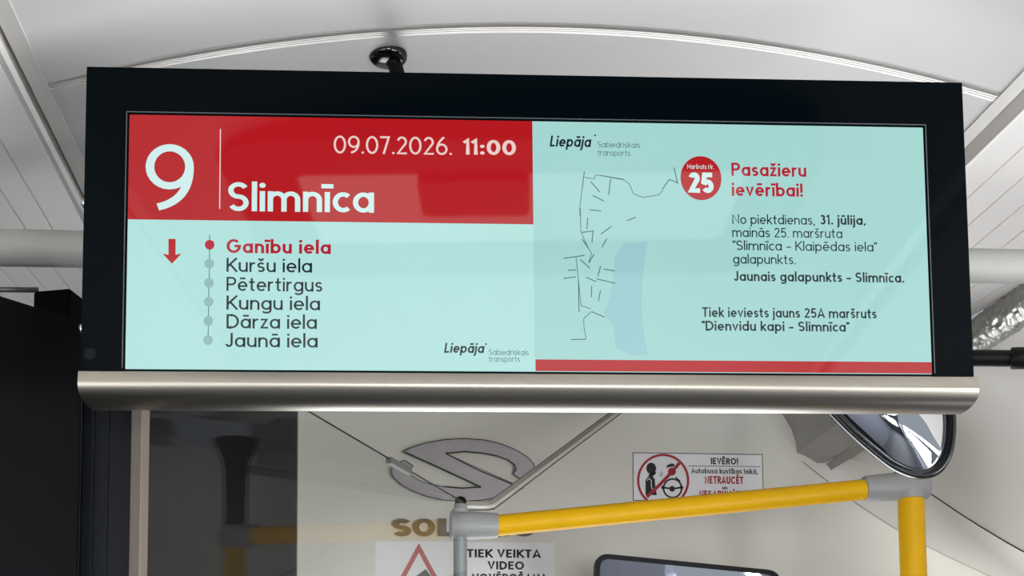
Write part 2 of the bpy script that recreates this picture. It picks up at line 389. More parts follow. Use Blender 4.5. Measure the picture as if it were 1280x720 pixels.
bm = B(); tube(bm, [p + V(0, -.0004, 0) for p in S1], .0011, 6); struct(obj('trim_6', bm, M_dgrey), 'thin joint line at the right end of the front panel', 'trim')
# cover box at the right end of the front panel, running back along the roof
q = [at(px, py, YF) for px, py in spline([(955, 485, 0), (974, 512, 0), (988, 532, 0), (995, 553, 0), (996, 565, 0), (1003, 569, 0), (1014, 574, 0), (1022, 579, 0), (1029, 580, 0)], 3) and [(955, 480), (968, 507), (981, 522), (990, 538), (995, 555), (996, 566), (1005, 569), (1014, 574), (1022, 579), (1030, 579), (1052, 520), (1060, 480)]]
bm = B(); prism(bm, q, (0, -.47, 0)); tag(obj('cover_box', bm, M_dgrey), 'grey cover box with curved edge at right end of the front panel', 'cover')
q = [at(px, py, YF) for px, py in [(1032, 581), (1037, 589), (1041, 586), (1036, 578)]]
bm = B(); prism(bm, q, (0, -.5, 0)); struct(obj('trim_7', bm, M_dgrey), 'grey edge strip beside the cover box', 'trim')

# ------------------------------------------------------------------ information display
yaw = math.radians(-3.3); DU = V(math.cos(yaw), math.sin(yaw), 0); DN = V(math.sin(yaw), -math.cos(yaw), 0); DV = V(0, 0, 1)
DC = onp(657, 284, V(0, 1.12, 2), V(0, 1, 0))
def duv(px, py): p = onp(px, py, DC, DN) - DC; return p.dot(DU), p.dot(DV)
def dp(u, v, d=0): return DC + DU * u + DV * v + DN * d
PXU = duv(1280, 300)[0] - duv(1279, 300)[0]; PXV = duv(600, 299)[1] - duv(600, 300)[1]
(ul, vt), (ur, _), (_, vb) = duv(105, 84), duv(1206, 101), duv(657, 466)
vt = (duv(107, 84)[1] + duv(1203, 101)[1]) / 2; vb = (duv(101, 464)[1] + duv(1218, 469)[1]) / 2
ul = (duv(107, 84)[0] + duv(101, 464)[0]) / 2; ur = (duv(1203, 101)[0] + duv(1218, 469)[0]) / 2
sl = (duv(160, 145)[0] + duv(158, 461)[0]) / 2; sr = (duv(1154, 157)[0] + duv(1165, 466)[0]) / 2
st = (duv(160, 145)[1] + duv(1154, 157)[1]) / 2; sb = (duv(158, 461)[1] + duv(1165, 466)[1]) / 2
disp = thing('information_display', dp(0, vb - .03, -.03), 'wide black passenger display with lit route screen and aluminium lower edge, hanging under the ceiling', 'display')
bm = B(); prism(bm, [dp(ul + .002, vb, -.004), dp(ur - .002, vb, -.004), dp(ur - .002, vt - .002, -.004), dp(ul + .002, vt - .002, -.004)], -DN * .044, .003)
obj('housing', bm, M_black, disp)
bm = B(); g = .0012
out = [dp(ul, vb - .005, 0), dp(ur, vb - .005, 0), dp(ur, vt, 0), dp(ul, vt, 0)]; inn = [dp(sl - g, sb - g, 0), dp(sr + g, sb - g, 0), dp(sr + g, st + g, 0), dp(sl - g, st + g, 0)]
vo = [bm.verts.new(p) for p in out]; vi = [bm.verts.new(p) for p in inn]; wo = [bm.verts.new(p - DN * .006) for p in out]; wi = [bm.verts.new(p - DN * .006) for p in inn]
for i in range(4):
    j = (i + 1) % 4
    bm.faces.new((vo[i], vo[j], vi[j], vi[i])); bm.faces.new((wo[j], wo[i], wi[i], wi[j])); bm.faces.new((vo[j], vo[i], wo[i], wo[j])); bm.faces.new((vi[i], vi[j], wi[j], wi[i]))
es = [e for e in bm.edges if all(v in vo for v in e.verts)]
bmesh.ops.bevel(bm, geom=es, offset=.0012, segments=2, affect='EDGES')
obj('bezel', bm, M_gloss, disp)
bm = B()
h0, h1 = PXU * 2.6, PXU * 3.7
for a, b, c, d in ((sl - h1, sr + h1, st + h0, st + h1), (sl - h1, sl - h0, sb, st + h0), (sr + h0, sr + h1, sb, st + h0)):
    prism(bm, [dp(a, c, .0002), dp(b, c, .0002), dp(b, d, .0002), dp(a, d, .0002)], -DN * .002)
obj('screen_edge', bm, mat('edge_grey', (70, 74, 78), .4), disp)
bm = B(); prism(bm, [dp(sl, sb, -.0008), dp(sr, sb, -.0008), dp(sr, st, -.0008), dp(sl, st, -.0008)], -DN * .002)
screen = obj('screen', bm, S_aqua, disp); screen['label'] = 'lit pale aqua screen'
ROOT[screen.name] = ROOT[disp.name]
D1, D2, D3 = -.0005, -.0002, .0001
def flat(name, polys, m, d, label=None):
    bm = B()
    for P in polys:
        f = bm.faces.new([bm.verts.new(dp(*duv(*p), d)) for p in P])
    for f in bm.faces: f.normal_update()
    bmesh.ops.triangulate(bm, faces=bm.faces[:], ngon_method='EAR_CLIP')
    for f in bm.faces:
        f.normal_update()
        if f.normal.dot(DN) < 0: f.normal_flip()
    o = obj(name, bm, m, screen, keep=True)
    if label: o['label'] = label
    return o
def uvpoly(name, P, m, d):
    bm = B(); f = bm.faces.new([bm.verts.new(dp(u, v, d)) for u, v in P]); f.normal_update()
    if f.normal.dot(DN) < 0: f.normal_flip()
    return obj(name, bm, m, screen, keep=True)
def text_in(bm, s, x0, x1, y, hpx, w, d=D2, slant=0, track=.095):
    u0, v0 = duv(x0, y); u1, _ = duv(x1, y); H = hpx * PXV
    text2(bm, s, w, lambda x, yy: dp(u0 + (u1 - u0) * x + slant * yy * H, v0 + yy * H, d), track)
def text(name, lines, m, label=None):
    bm = B()
    for l in lines: text_in(bm, *l[:6], **(l[6] if len(l) > 6 else {}))
    for f in bm.faces:
        f.normal_update()
        if f.normal.dot(DN) < 0: f.normal_flip()
    o = obj(name, bm, m, screen, keep=True)
    if label: o['label'] = label
    return o
def stroke(bm, P, wpx, d=D2):
    L, R = ribbon2([duv(*p) for p in P], wpx * PXU, False)
    l = [bm.verts.new(dp(p.x, p.y, d)) for p in L]; r = [bm.verts.new(dp(p.x, p.y, d)) for p in R]
    for i in range(len(l) - 1): bm.faces.new((r[i], r[i + 1], l[i + 1], l[i]))
def circ(bm, cx, cy, rx, ry=None, d=D2, n=40):
    u, v = duv(cx, cy); ry = ry or rx
    bm.faces.new([bm.verts.new(dp(u + rx * PXU * math.cos(2 * math.pi * i / n), v + ry * PXV * math.sin(2 * math.pi * i / n), d)) for i in range(n)])
def done(name, bm, m, label=None):
    for f in bm.faces:
        f.normal_update()
        if f.normal.dot(DN) < 0: f.normal_flip()
    o = obj(name, bm, m, screen, keep=True)
    if label: o['label'] = label
    return o
um = duv(667, 300)[0]; hb = (duv(161, 274)[1] + duv(666, 280)[1]) / 2
uvpoly('header_banner', [(sl, hb), (um, hb), (um, st), (sl, st)], S_red, D1)['label'] = 'red header band'
uvpoly('notice_panel', [(um, sb), (sr, sb), (sr, st), (um, st)], S_aqua2, -.0006)
fu = duv(669.5, 457)[0]; fv = duv(669, 449)[1]
uvpoly('footer_bar', [(fu, sb), (sr, sb), (sr, fv), (fu, fv)], S_red, D1)['label'] = 'red bar along the bottom of the notice'
text('route_number', [('9', 181, 241.5, 263, 83, .107)], S_white, 'white route number 9')
bm = B(); stroke(bm, [(275.5, 161), (274.5, 261)], 1.3); done('divider_line', bm, S_pink)
text('stop_title', [('Slimnīca', 284.5, 467.5, 263.5, 36, .15, dict(track=.075))], S_white)
text('date', [('09.07.2026.', 417, 565, 191.5, 22.5, .11)], S_pink)
text('clock', [('11:00', 580, 645, 193, 19, .185)], S_pink)
text('current_stop', [('Ganību iela', 283, 413.5, 316, 17.2, .175, dict(track=.10))], S_crim, 'bold red current stop name')
for s, a, b, y in (('Kuršu iela', 283, 390, 339.6), ('Pētertirgus', 283, 403, 363.4), ('Kungu iela', 283, 400, 386.8), ('Dārza iela', 283, 396, 410.2), ('Jaunā iela', 281.5, 397, 433.6)):
    text('stop_name', [(s, a, b, y, 17.2, .125)], S_ink)
bm = B(); stroke(bm, [(262, 293), (261.8, 330), (260.6, 378), (260, 425)], 1.0, -.0004); done('stop_line', bm, S_thin)
for k, y in enumerate((305.8, 329.5, 353.5, 377, 401, 425)):
    bm = B(); circ(bm, 262 - k * .42, y, 5.6, 6); done('stop_dot', bm, S_crim if k == 0 else S_dot, 'red dot of the current stop' if k == 0 else None)
flat('direction_arrow', [[(210.5, 298.5), (219.5, 298.5), (219.3, 318.5), (226.8, 316.8), (214.8, 329.5), (203.2, 316.8), (210.5, 318.5)]], S_red, D2, 'red arrow pointing down')
for nm, x0, x1, y, hh, dx, dy, s0, s1, s2_, h2, t1, y2 in (('logo', 687, 738, 183, 14, 744, 169, 747, 800, 184, 7.6, 788, 194.2), ('logo', 555, 604.5, 440.8, 12.2, 607.5, 430, 611, 661, 443.6, 7.2, 650, 452)):
    bm = B(); text_in(bm, 'Liepāja', x0, x1, y, hh, .17, slant=.16, track=.09); circ(bm, dx, dy, 1.1); done(nm, bm, S_ink, 'dark italic town logo')
    text('logo_caption', [('Sabiedriskais', s0, s1, s2_, h2, .10), ('transports', s0, t1, y2, h2, .10)], S_thin)
# route map
C2 = lambda *p: [(680 + x / 6, 150 + y / 6) for x, y in p]
C3 = lambda *p: [(680 + x / 3.79, 260 + y / 3.79) for x, y in p]
flat('map_lake', [C3((335, 225), (385, 165), (490, 158), (470, 300), (462, 450), (468, 560), (492, 695), (400, 695), (340, 660), (330, 560), (285, 500), (318, 400), (330, 300))], S_lake, D1, 'pale blue water on the route map')
bm = B()
for P in (C2((305, 430), (380, 440), (385, 412), (430, 416), (500, 430), (600, 448), (640, 480), (670, 550), (740, 580), (860, 560), (890, 530)), C2((285, 525), (268, 660), (270, 720)), C3((172, 0), (175, 112), (210, 190), (225, 215), (212, 260)), C3((152, 235), (162, 330), (176, 462), (222, 477)), C3((222, 492), (188, 525), (190, 570), (200, 617))): stroke(bm, P, .8)
for P in (C2((303, 385), (285, 525)), C2((350, 460), (418, 538)), C2((500, 440), (485, 562)), C2((365, 565), (450, 607)), C2((340, 673), (428, 681)), C2((885, 522), (940, 445), (1000, 468)), C2((975, 355), (1005, 482)), C2((428, 416), (600, 445)),
          C3((207, 45), (204, 100)), C3((180, 115), (233, 108), (227, 163)), C3((393, 60), (435, 42)), C3((270, 123), (318, 87)), C3((275, 185), (298, 143)), C3((93, 238), (193, 224)), C3((238, 218), (212, 260)), C3((172, 243), (217, 285)), C3((112, 295), (152, 293)), C3((92, 333), (152, 326)), C3((163, 340), (166, 492)), C3((268, 275), (255, 325)), C3((283, 288), (335, 298)), C3((248, 335), (337, 356)), C3((200, 328), (247, 348)), C3((226, 368), (224, 422)), C3((268, 390), (258, 440)), C3((225, 490), (288, 517)), C3((127, 623), (200, 621)), C3((180, 145), (210, 190))): stroke(bm, P, 1.1)
done('route_map', bm, S_map, 'thin dark route lines')
bm = B(); circ(bm, 876.3, 222.5, 25, 28, D2); badge = done('notice_badge', bm, S_red, 'red round badge with route number 25')
text('badge_number', [('25', 860.5, 892.5, 241, 26, .23, dict(d=D3, track=.07)), ('Maršruts Nr.', 859, 892.5, 211, 6, .13, dict(d=D3))], S_white)
text('notice_heading', [('Pasažieru', 914.5, 1008, 219.6, 16.8, .165), ('ievērībai!', 915, 1003.5, 244.6, 16.8, .165)], S_crim, 'red heading of the notice')
text('notice_text', [('No piektdienas,', 915.5, 1019, 279.6, 12.2, .115), ('mainās 25. maršruta', 915.5, 1053, 296, 12.2, .115), ('"Slimnīca – Klaipēdas iela"', 916.5, 1096, 312.4, 12.2, .115), ('galapunkts.', 916.5, 995, 329.4, 12.2, .115), (',', 1080, 1082.5, 280.5, 12.2, .12)], S_ink)
text('notice_date', [('31. jūlija', 1025, 1078.5, 280.4, 12.2, .175)], S_ink, 'bold date in the notice')
text('notice_bold_text', [('Jaunais galapunkts – Slimnīca.', 917.5, 1130.5, 351.0, 12.4, .165)], S_ink, 'bold line naming the new terminus')
text('notice_bold_text', [('Tiek ieviests jauns 25A maršruts', 878, 1096, 396, 12.2, .16), ('"Dienvidu kapi – Slimnīca"', 878, 1061.5, 413, 12.2, .16)], S_ink, 'bold two line text naming the new route')
# aluminium lower edge
tl = duv(99, 490)[0]; tr = duv(1221, 490)[0]; v0, v1 = vb, duv(657, 506.5)[1]; hh = (v0 - v1)
v0 -= .0013; hh = v0 - v1
prof = [(-.043, v0), (.003, v0), (.0045, v0 - .0008)]          # section of the lower edge: upright face, round belly, rising underside
cvy, rv_, rd = v0 - hh * .36, hh * .64, .030
for k in range(21):                                            # quarter round from the face to the low point, then up to the back
    a = math.radians(-90 * k / 20); prof.append((.0060 - rd + rd * math.cos(a), cvy + rv_ * math.sin(a)))
prof += [(-.032, cvy - rv_ + .0035), (-.043, cvy - rv_ + .0085)]
bm = B(); rows = []; rc = hh * .4
for dep, v in prof:
    below = v - (cvy - rv_); ins = 0
    if below < rc: ins = rc * .6 * (1 - math.sqrt(max(0, 1 - ((rc - below) / rc) ** 2)))
    rows.append([dp(tl + ins + (tr - tl - 2 * ins) * i / 40, v, dep) for i in range(41)])
loft(bm, rows)
for e_ in (0, -1): bm.faces.new([bm.verts.new(r[e_]) for r in rows])
bm.faces.new([bm.verts.new(p) for p in (rows[0][0], rows[0][-1], rows[-1][-1], rows[-1][0])])
bmesh.ops.remove_doubles(bm, verts=bm.verts[:], dist=.00005)
obj('lower_trim', bm, M_brush, disp, smooth=True, auto=50)['label'] = 'rounded brushed aluminium lower edge'
for px, py in ((101.5, 247), (99, 406)):
    u, v = duv(px, py); bm = B(); lathe(bm, dp(ul + .0012, v, -.012), -DU, [(0, .0045), (.004, .0045), (.0055, .003)], 12); obj('side_screw', bm, M_screw, disp, smooth=True, auto=40)
u, v = duv(112.5, 442); bm = B(); lathe(bm, dp(u, v, -.001), DN, [(0, .0052), (.0012, .005), (.0013, .0035), (.0011, .0034)], 24); obj('sensor', bm, mat('sensor_dark', (14, 16, 18), .5, spec=.08), disp, smooth=True, auto=40)
# hanger behind the display and the cross bar it hangs from
bmid = B(); a, b = at(-300, 304.2, 1.30), at(1490, 337.2, 1.30)
tube(bmid, [a, b], .0172, 28); tag(obj('cross_bar', bmid, M_white_tube, smooth=True, auto=40), 'pale horizontal tube passing behind the display from side to side', 'tube')
fl = at(485, 66, 1.29); X0 = fl.x - CAM.x; fl.z = CAM.z + arch(X0)
hang = thing('ceiling_hanger', fl, 'black hanger stem with round ceiling flange above the display', 'hanger')
nrm = V(-.02, .0, -1)
bm = B(); lathe(bm, fl, nrm, [(-.004, .0185), (.0, .0190), (.003, .0185), (.006, .0165), (.0075, .012), (.008, .002)], 36); obj('flange', bm, mat('flange_gloss', (10, 10, 12), .12), hang, smooth=True, auto=40)
bm = B(); sx = at(500, 92, 1.29).x; tube(bm, spline([fl + V(.004, 0, -.004), V(fl.x + .0075, 1.29, fl.z - .012), V(sx - .001, 1.287, fl.z - .03), V(sx, 1.285, fl.z - .06), V(sx, 1.285, fl.z - .15)], 6), .0073, 20); obj('stem', bm, M_black, hang, smooth=True, auto=40)
bm = B(); zz = fl.z - .16; bdisp = dp(0, 0, -.048); back = DC - DN * .048
yb = onp(500, 200, back, DN).y
box(bm, (sx - .02, yb - .001, zz - .04), (sx + .02, 1.292, zz + .02), .003); obj('bracket', bm, M_black, hang)

# ------------------------------------------------------------------ driver's cab glass, post and yellow rail
Ee = at(1120, 608, 2.0); dcm = -(RM.transposed() @ (Ee - CAM)).z
Ep = CAM + RM @ Vector(((305 - PPX) / F, -(662 - PPY) / F, -1.0)) * (dcm / .835)
gm = (Ee + Ep) / 2; gn = Ee - Ep; gn.z = 0; gn.normalize()      # the pane stands upright, at an angle to the aisle
def gl(px, py): return onp(px, py, gm, gn)
gR = gl(583, 660); gL = gl(181.5, 600); ztop = (gl(577, 626).z + gl(386, 513).z) / 2
ztopR, ztopL = gl(578, 627).z, gl(386, 513).z
gdir = (gR - gL); gdir.z = 0; glen = gdir.length; gdir.normalize()
def gp(s, z, d=0): return V(gL.x, gL.y, 0) + gdir * s + gn * d + V(0, 0, z)
sM = (gl(386, 513) - gL).dot(gdir)
zAt = lambda s: ztopL + (ztopR - ztopL) * (s - sM) / (glen - sM)
part = thing('glass_partition', gp(glen / 2, .7), 'clear glass cab partition with level top edge, left of the grey post under the display', 'partition')
bm = B(); prism(bm, [gp(0, .7, 0), gp(glen, .7, 0), gp(glen, zAt(glen), 0), gp(0, zAt(0), 0)], gn * -.005)
obj('glass_pane', bm, M_pane, part)['label'] = 'clear reflecting glass'
bm = B(); box_pts = [gp(-.012, .7, .004), gp(0.0005, .7, .004), gp(.0005, zAt(0) - .02, .004), gp(-.012, zAt(0) - .02, .004)]; prism(bm, box_pts, gn * -.012, .0008); obj('edge_profile', bm, M_strip, part)['label'] = 'beige grey edge profile'
bm = B(); tube(bm, [gp(0, zAt(0) + .0004, -.0025), gp(glen, zAt(glen) + .0004, -.0025)], .0011, 8); obj('top_edge', bm, mat('glass_edge', (22, 26, 24), .7, spec=.1), part)['label'] = 'dark polished glass edge'
c0, c1 = gl(488, 579), gl(514, 594)
s0, s1_ = (c0 - gL).dot(gdir), (c1 - gL).dot(gdir)
bm = B(); prism(bm, [gp(s0, zAt(s0) - .006, .002), gp(s1_, zAt(s1_) - .006, .002), gp(s1_, zAt(s1_) + .0025, .002), gp(s0, zAt(s0) + .0025, .002)], gn * -.009, .001); obj('edge_clip', bm, mat('clip_plastic', (96, 99, 93), .5), part)['label'] = 'small grey clip on the top edge'
post_c = at(575, 655, gR.y + .012)
py_ = post_c.y
post = thing('handrail', V(post_c.x, py_, 0), 'yellow tube handrail running right from grey post to grey elbow on yellow pole', 'handrail')
E0 = at(1120, 608, 2.0); Eyp = 2.0
bm = B(); tube(bm, [V(post_c.x, py_, 0), V(post_c.x, py_, at(575, 640, py_).z)], 8.7 * py_ / F, 24); obj('post', bm, M_post, post, smooth=True, auto=40)['label'] = 'slim grey metal post'
rr = 13.6 * 2.0 / F
pA, pB = at(616, 657.6, py_), at(1084, 611.5, 2.0)
bm = B(); tube(bm, [pA, pB], rr, 32); obj('rail', bm, M_yellow, post, smooth=True, auto=40)['label'] = 'yellow horizontal rail'
ax = (pB - pA).normalized()
bm = B(); hz = at(560, 656.5, py_)
k0 = at(562.5, 656.5, py_); k1 = at(622, 657.3, py_)
L_ = (k1 - k0).length; lathe(bm, k0, (k1 - k0), [(0, .0195), (.002, .0210), (L_ * .45, .0212), (L_ - .002, .0190), (L_, .0182)], 32)
obj('connector', bm, M_grey, post, smooth=True, auto=35)['label'] = 'grey tube connector'
bm = B(); t0 = at(577, 640, py_); lathe(bm, V(post_c.x + .001, py_, t0.z - .002), (0, 0, 1), [(0, .0125), (.006, .0125), (.008, .010), (.0135, .0096)], 24); obj('neck', bm, M_grey, post, smooth=True, auto=35)
bm = B(); lathe(bm, V(post_c.x + .001, py_, t0.z + .0112), (0, 0, 1), [(0, .0088), (.006, .0088), (.0105, .0065), (.0125, .002)], 24); obj('cap', bm, M_black, post, smooth=True, auto=35)['label'] = 'black rounded cap'
# elbow and pole at the right, pole goes on up to the roof
ec = at(1138, 608, 2.0); pr_ = 17.2 * 2.0 / F
bm = B(); tube(bm, [V(ec.x, 2.0, 0), V(ec.x, 2.0, ec.z)], pr_, 32); obj('pole', bm, M_yellow, post, smooth=True, auto=40)['label'] = 'yellow upright pole'
bm = B(); e0 = at(1080, 611, 2.0); e1 = V(ec.x + .026, 2.0, ec.z + .003)
lathe(bm, e0, e1 - e0, [(0, .0185), (.002, .0200), (.04, .0215), ((e1 - e0).length - .004, .0235), ((e1 - e0).length, .022)], 32)
lathe(bm, V(ec.x, 2.0, ec.z - .020), (0, 0, 1), [(0, .0225), (.003, .0235), (.038, .0235), (.043, .0215)], 32)
obj('elbow', bm, M_grey, post, smooth=True, auto=35)['label'] = 'grey elbow joint'
zc = CAM.z + arch(.62) - .03
zc = at(1130, 505, 2.0).z + .052
bm = B(); lathe(bm, V(ec.x, 2.0, ec.z + .02), (0, 0, 1), [(0, .021), (.004, .024), (.007, .021), (.05, .021), (zc - ec.z - .075, .0225), (zc - ec.z - .055, .027), (zc - ec.z - .035, .035), (zc - ec.z - .022, .042), (zc - ec.z - .018, .043)], 32)
obj('roof_socket', bm, M_black, post, smooth=True, auto=35)['label'] = 'black flared socket joining the pole to the roof'
# slanted door-top rail running back from the post
p0 = V(post_c.x + .004, py_, t0.z + .0075); 
zr = at(660, 602, 1.90).z
pts = [p0, at(607, 634, py_ + .005), at(614, 632.5, py_ + .015), at(625, 626, py_ + .04), at(700, 569.5, 2.26), at(772, 516, 2.44), at(815, 485, 2.545)]
rail2 = thing('slanted_trim_rail', pts[-1], 'slim slanted metal rail rising right from grey post past the oval emblem', 'rail')
bm = B(); tube(bm, spline(pts, 6), .0036, 12); obj('bright_edge', bm, M_alu, rail2, smooth=True)
bm = B(); tube(bm, spline([p + V(-.0025, 0, .0062) for p in pts], 6), .0036, 10); obj('rubber_seal', bm, mat('seal_grey', (142, 139, 128), .6), rail2, smooth=True)['label'] = 'darker grey seal along its upper side'
bm = B(); tube(bm, spline([p + V(.0016, 0, -.0040) for p in pts], 6), .0014, 8); obj('lower_edge', bm, mat('edge_dark', (92, 88, 78), .6), rail2, smooth=True)['label'] = 'thin dark lower edge'

# ------------------------------------------------------------------ dark cab furniture on the left
ya = 1.20; A0 = at(0, 368, ya); d = ray(106, 401); A1 = CAM + d * ((A0.z - CAM.z) / d.z)
dirc = (A1 - A0); dirc.z = 0; AX = A0 - dirc.normalized() * .30
bk = V(-dirc.y, dirc.x, 0).normalized() * .12
bm = B(); prism(bm, [V(AX.x, AX.y, 0), V(A1.x, A1.y, 0), V(A1.x, A1.y, 0) + bk, V(AX.x, AX.y, 0) + bk], (0, 0, A0.z), .004)
tag(obj('cab_cabinet', bm, M_cab), 'tall charcoal cab cabinet at the left below the cross bar', 'cabinet')
yb_ = A1.y + .04
b0 = at(42, 357, yb_); b1 = at(91, 352, yb_); zt = b0.z
bm = B(); bb = at(60, 400, yb_)
prism(bm, [V(b0.x, yb_, A0.z), V(b1.x, yb_ - .012, A0.z), V(b1.x + .012, yb_ + .04, A0.z), V(b0.x, yb_ + .06, A0.z)], (0, 0, 0.041), .003)
tag(obj('equipment_box', bm, mat('box_black', (4, 4, 5), .8, spec=.05)), 'small black box standing on the charcoal cabinet beside the display', 'box')
bm = B(); tube(bm, [at(-60, 361.5, yb_ + .02), at(48, 362.5, yb_ + .02)], .0026, 12); tag(obj('thin_rod', bm, mat('rod_grey', (104, 102, 98), .4, metal=.4), smooth=True), 'thin grey rod running left from the small black box', 'rod')
c0, c1 = at(100, 600, gL.y + .012), at(168, 600, gL.y + .012)
bm = B(); box(bm, (c0.x, c0.y, 0), (c1.x + .001, c0.y + .03, 2.05), .002)
box(bm, (c0.x + .010, c0.y - .003, 0), (c0.x + .013, c0.y + .002, 2.0)); box(bm, (c0.x + .024, c0.y - .002, 0), (c0.x + .026, c0.y + .002, 2.0))
tag(obj('dark_panel', bm, M_cab2), 'narrow blue black panel between the charcoal cabinet and the glass', 'panel')
dA, dB = at(120, 600, 1.95), at(371, 600, 1.95)
bm = B(); box(bm, (dA.x - .25, 1.95, 0), (dB.x, 1.98, 2.28), .002); tag(obj('bulkhead_panel', bm, M_black), 'black bulkhead panel standing behind the left half of the glass', 'panel')

# ------------------------------------------------------------------ front panel: emblem, letters, stickers, mirror
YP = YF
def fp(px, py, d=0): p = at(px, py, YP); return p + V(0, -d, 0)
em = lambda P: [(480 + x / 6.4, 540 + y / 6.4) for x, y in P]
half = [(150, 168), (230, 130), (330, 98), (480, 72), (640, 62), (800, 74), (930, 104), (1050, 152), (1140, 208), (1192, 262), (1204, 310), (1180, 350), (1140, 372), (1092, 388), (1030, 345), (1052, 310), (1040, 268), (990, 232), (900, 200), (790, 178), (640, 165), (490, 180)]
ctr = (630, 312)
other = [(2 * ctr[0] - x, 2 * ctr[1] - y) for x, y in half]
outl = half + other
bm = B(); prism(bm, [fp(x, y, 0) for x, y in em(outl)], (0, -.010, 0))
emb = tag(obj('emblem', bm, M_chrome), 'large oval silver S shaped emblem on the front panel', 'emblem')
def text3(bm, s, x0, x1, y, hpx, w, d=.002, th=0, track=.10):
    P0, P1 = at(x0, y, YP), at(x1, y, YP); H = (at(x0, y - hpx, YP) - P0).z
    text2(bm, s, w, lambda x, yy: V(P0.x + (P1.x - P0.x) * x, YP - d, P0.z + yy * H), track)
    for f in bm.faces:
        f.normal_update()
        if f.normal.y > 0: f.normal_flip()
for ch, x0, x1 in (('S', 490, 514.5), ('O', 516.5, 544), ('L', 547.5, 570), ('A', 576, 600), ('R', 603, 627), ('I', 631, 635), ('S', 640, 668)):
    bm = B(); text3(bm, ch, x0, x1, 670.5, 21.8, .22 if ch != 'I' else .95, .006)
    g_ = bmesh.ops.extrude_face_region(bm, geom=bm.faces[:]); bmesh.ops.translate(bm, vec=(0, .006, 0), verts=[v for v in g_['geom'] if isinstance(v, bmesh.types.BMVert)])
    o = obj('letter', bm, M_letter)
    tag(o, {'S': 'brown grey metal letter S %s' % ('first left of the grey post' if x0 < 500 else 'mostly behind the yellow rail'), 'O': 'brown grey metal letter O left of the grey post', 'L': 'brown grey metal letter L beside the grey post', 'A': 'metal letter A hidden behind the grey connector', 'R': 'metal letter R hidden behind the rail near the connector', 'I': 'metal letter I hidden behind the yellow rail'}[ch], 'letter', 'metal letters under the emblem')
def sheet(name, corners, th, m, parent=None):
    bm = B(); prism(bm, [fp(*c) for c in corners], (0, -th, 0)); return obj(name, bm, m, parent)
def shape(bm, P, d=.0018):
    f = bm.faces.new([bm.verts.new(fp(x, y, d)) for x, y in P]); f.normal_update(); r = bmesh.ops.triangulate(bm, faces=[f], ngon_method='EAR_CLIP')
    for f in r['faces']:
        f.normal_update()
        if f.normal.y > 0: f.normal_flip()
def fstroke(bm, P, wpx, d=.0018, closed=False):
    L, R = ribbon2(P, wpx, closed); n = len(L)
    for i in range(n if closed else n - 1):
        j = (i + 1) % n; shape(bm, [tuple(R[i]), tuple(R[j]), tuple(L[j]), tuple(L[i])], d)
def fcirc(bm, cx, cy, r, d=.0018, n=24, ry=None): shape(bm, [(cx + r * math.cos(2 * math.pi * i / n), cy - (ry or r) * math.sin(2 * math.pi * i / n)) for i in range(n)], d)
K = lambda P: [(780 + x / 6.737, 560 + y / 6.737) for x, y in P]
base = fp(872, 650)
sg = thing('warning_sticker', base, 'white sticker with red no talking circle and black and red writing above the yellow rail', 'sticker')
sheet('backing', [(790.5, 565.5), (953, 568), (954.6, 626), (791, 626)], .001, M_sign, sg)
bm = B(); fstroke(bm, [(791, 566), (952.6, 568.4), (954.2, 625.6), (791.4, 625.6)], .9, .0012, True); text3(bm, 'IEVĒRO!', 888.5, 922.5, 580.5, 8.2, .2, .0013)
fstroke(bm, [(860, 582.6), (950, 583.4)], .7, .0013); text3(bm, 'Autobusa kustības laikā,', 864, 947, 591.6, 6.6, .17, .0013); text3(bm, 'un', 902.5, 909, 611.8, 4.6, .2, .0013)
obj('black_print', bm, M_ink, sg)['label'] = 'black border and writing'
bm = B(); text3(bm, 'NETRAUCĒT', 881, 929, 604.6, 9.4, .21, .0013); text3(bm, 'NESARUNĀTIES', 874, 938, 621.5, 8.4, .21, .0013); obj('red_print', bm, M_red, sg)['label'] = 'red writing'
bm = B()
fcirc(bm, *K([(228, 172)])[0], 6.2, .0013, ry=7.0); shape(bm, K([(250, 195), (270, 205), (262, 225), (245, 235), (220, 240), (205, 225)]), .0013)
fstroke(bm, K([(205, 235), (245, 240)]), 1.6, .0013)
shape(bm, K([(180, 270), (200, 245), (235, 238), (258, 262), (262, 310), (275, 398), (180, 398)]), .0013)
shape(bm, K([(352, 168), (362, 145), (400, 130), (425, 138), (420, 158), (385, 160)]), .0013)
fstroke(bm, arc(*K([(408, 340)])[0], 11.3, 11.6, 0, 360, 32)[:-1], 2.2, .0013, True); fcirc(bm, *K([(404, 345)])[0], 3.6, .0013); fstroke(bm, K([(325, 333), (404, 345), (484, 333)]), 2.2, .0013); fcirc(bm, *K([(328, 333)])[0], 2.4, .0013); fcirc(bm, *K([(482, 333)])[0], 2.4, .0013)
fstroke(bm, K([(432, 245), (472, 282)]), 1.6, .0013)
fstroke(bm, K([(300, 205), (306, 222), (298, 240)]), .6, .0013); fstroke(bm, K([(314, 195), (322, 220), (312, 246)]), .6, .0013)
obj('pictogram', bm, M_ink, sg)['label'] = 'black figures of passenger and driver at steering wheel'
bm = B(); fstroke(bm, K([(192, 275), (210, 258), (228, 275), (230, 330), (240, 350)]), .9, .00145); obj('arm_outline', bm, M_sign, sg)
bm = B(); fstroke(bm, arc(*K([(328, 275)])[0], 31.2, 32.0, 0, 360, 48)[:-1], 2.9, .0015, True); fstroke(bm, K([(190, 415), (300, 310), (400, 205), (465, 128)]), 4.0, .0016); fcirc(bm, *K([(402, 200)])[0], 5.0, .0016); obj('prohibition_ring', bm, M_red, sg)['label'] = 'red crossed circle'
vs = thing('video_sticker', fp(580, 790), 'white video surveillance sticker with red triangle behind the grey post', 'sticker')
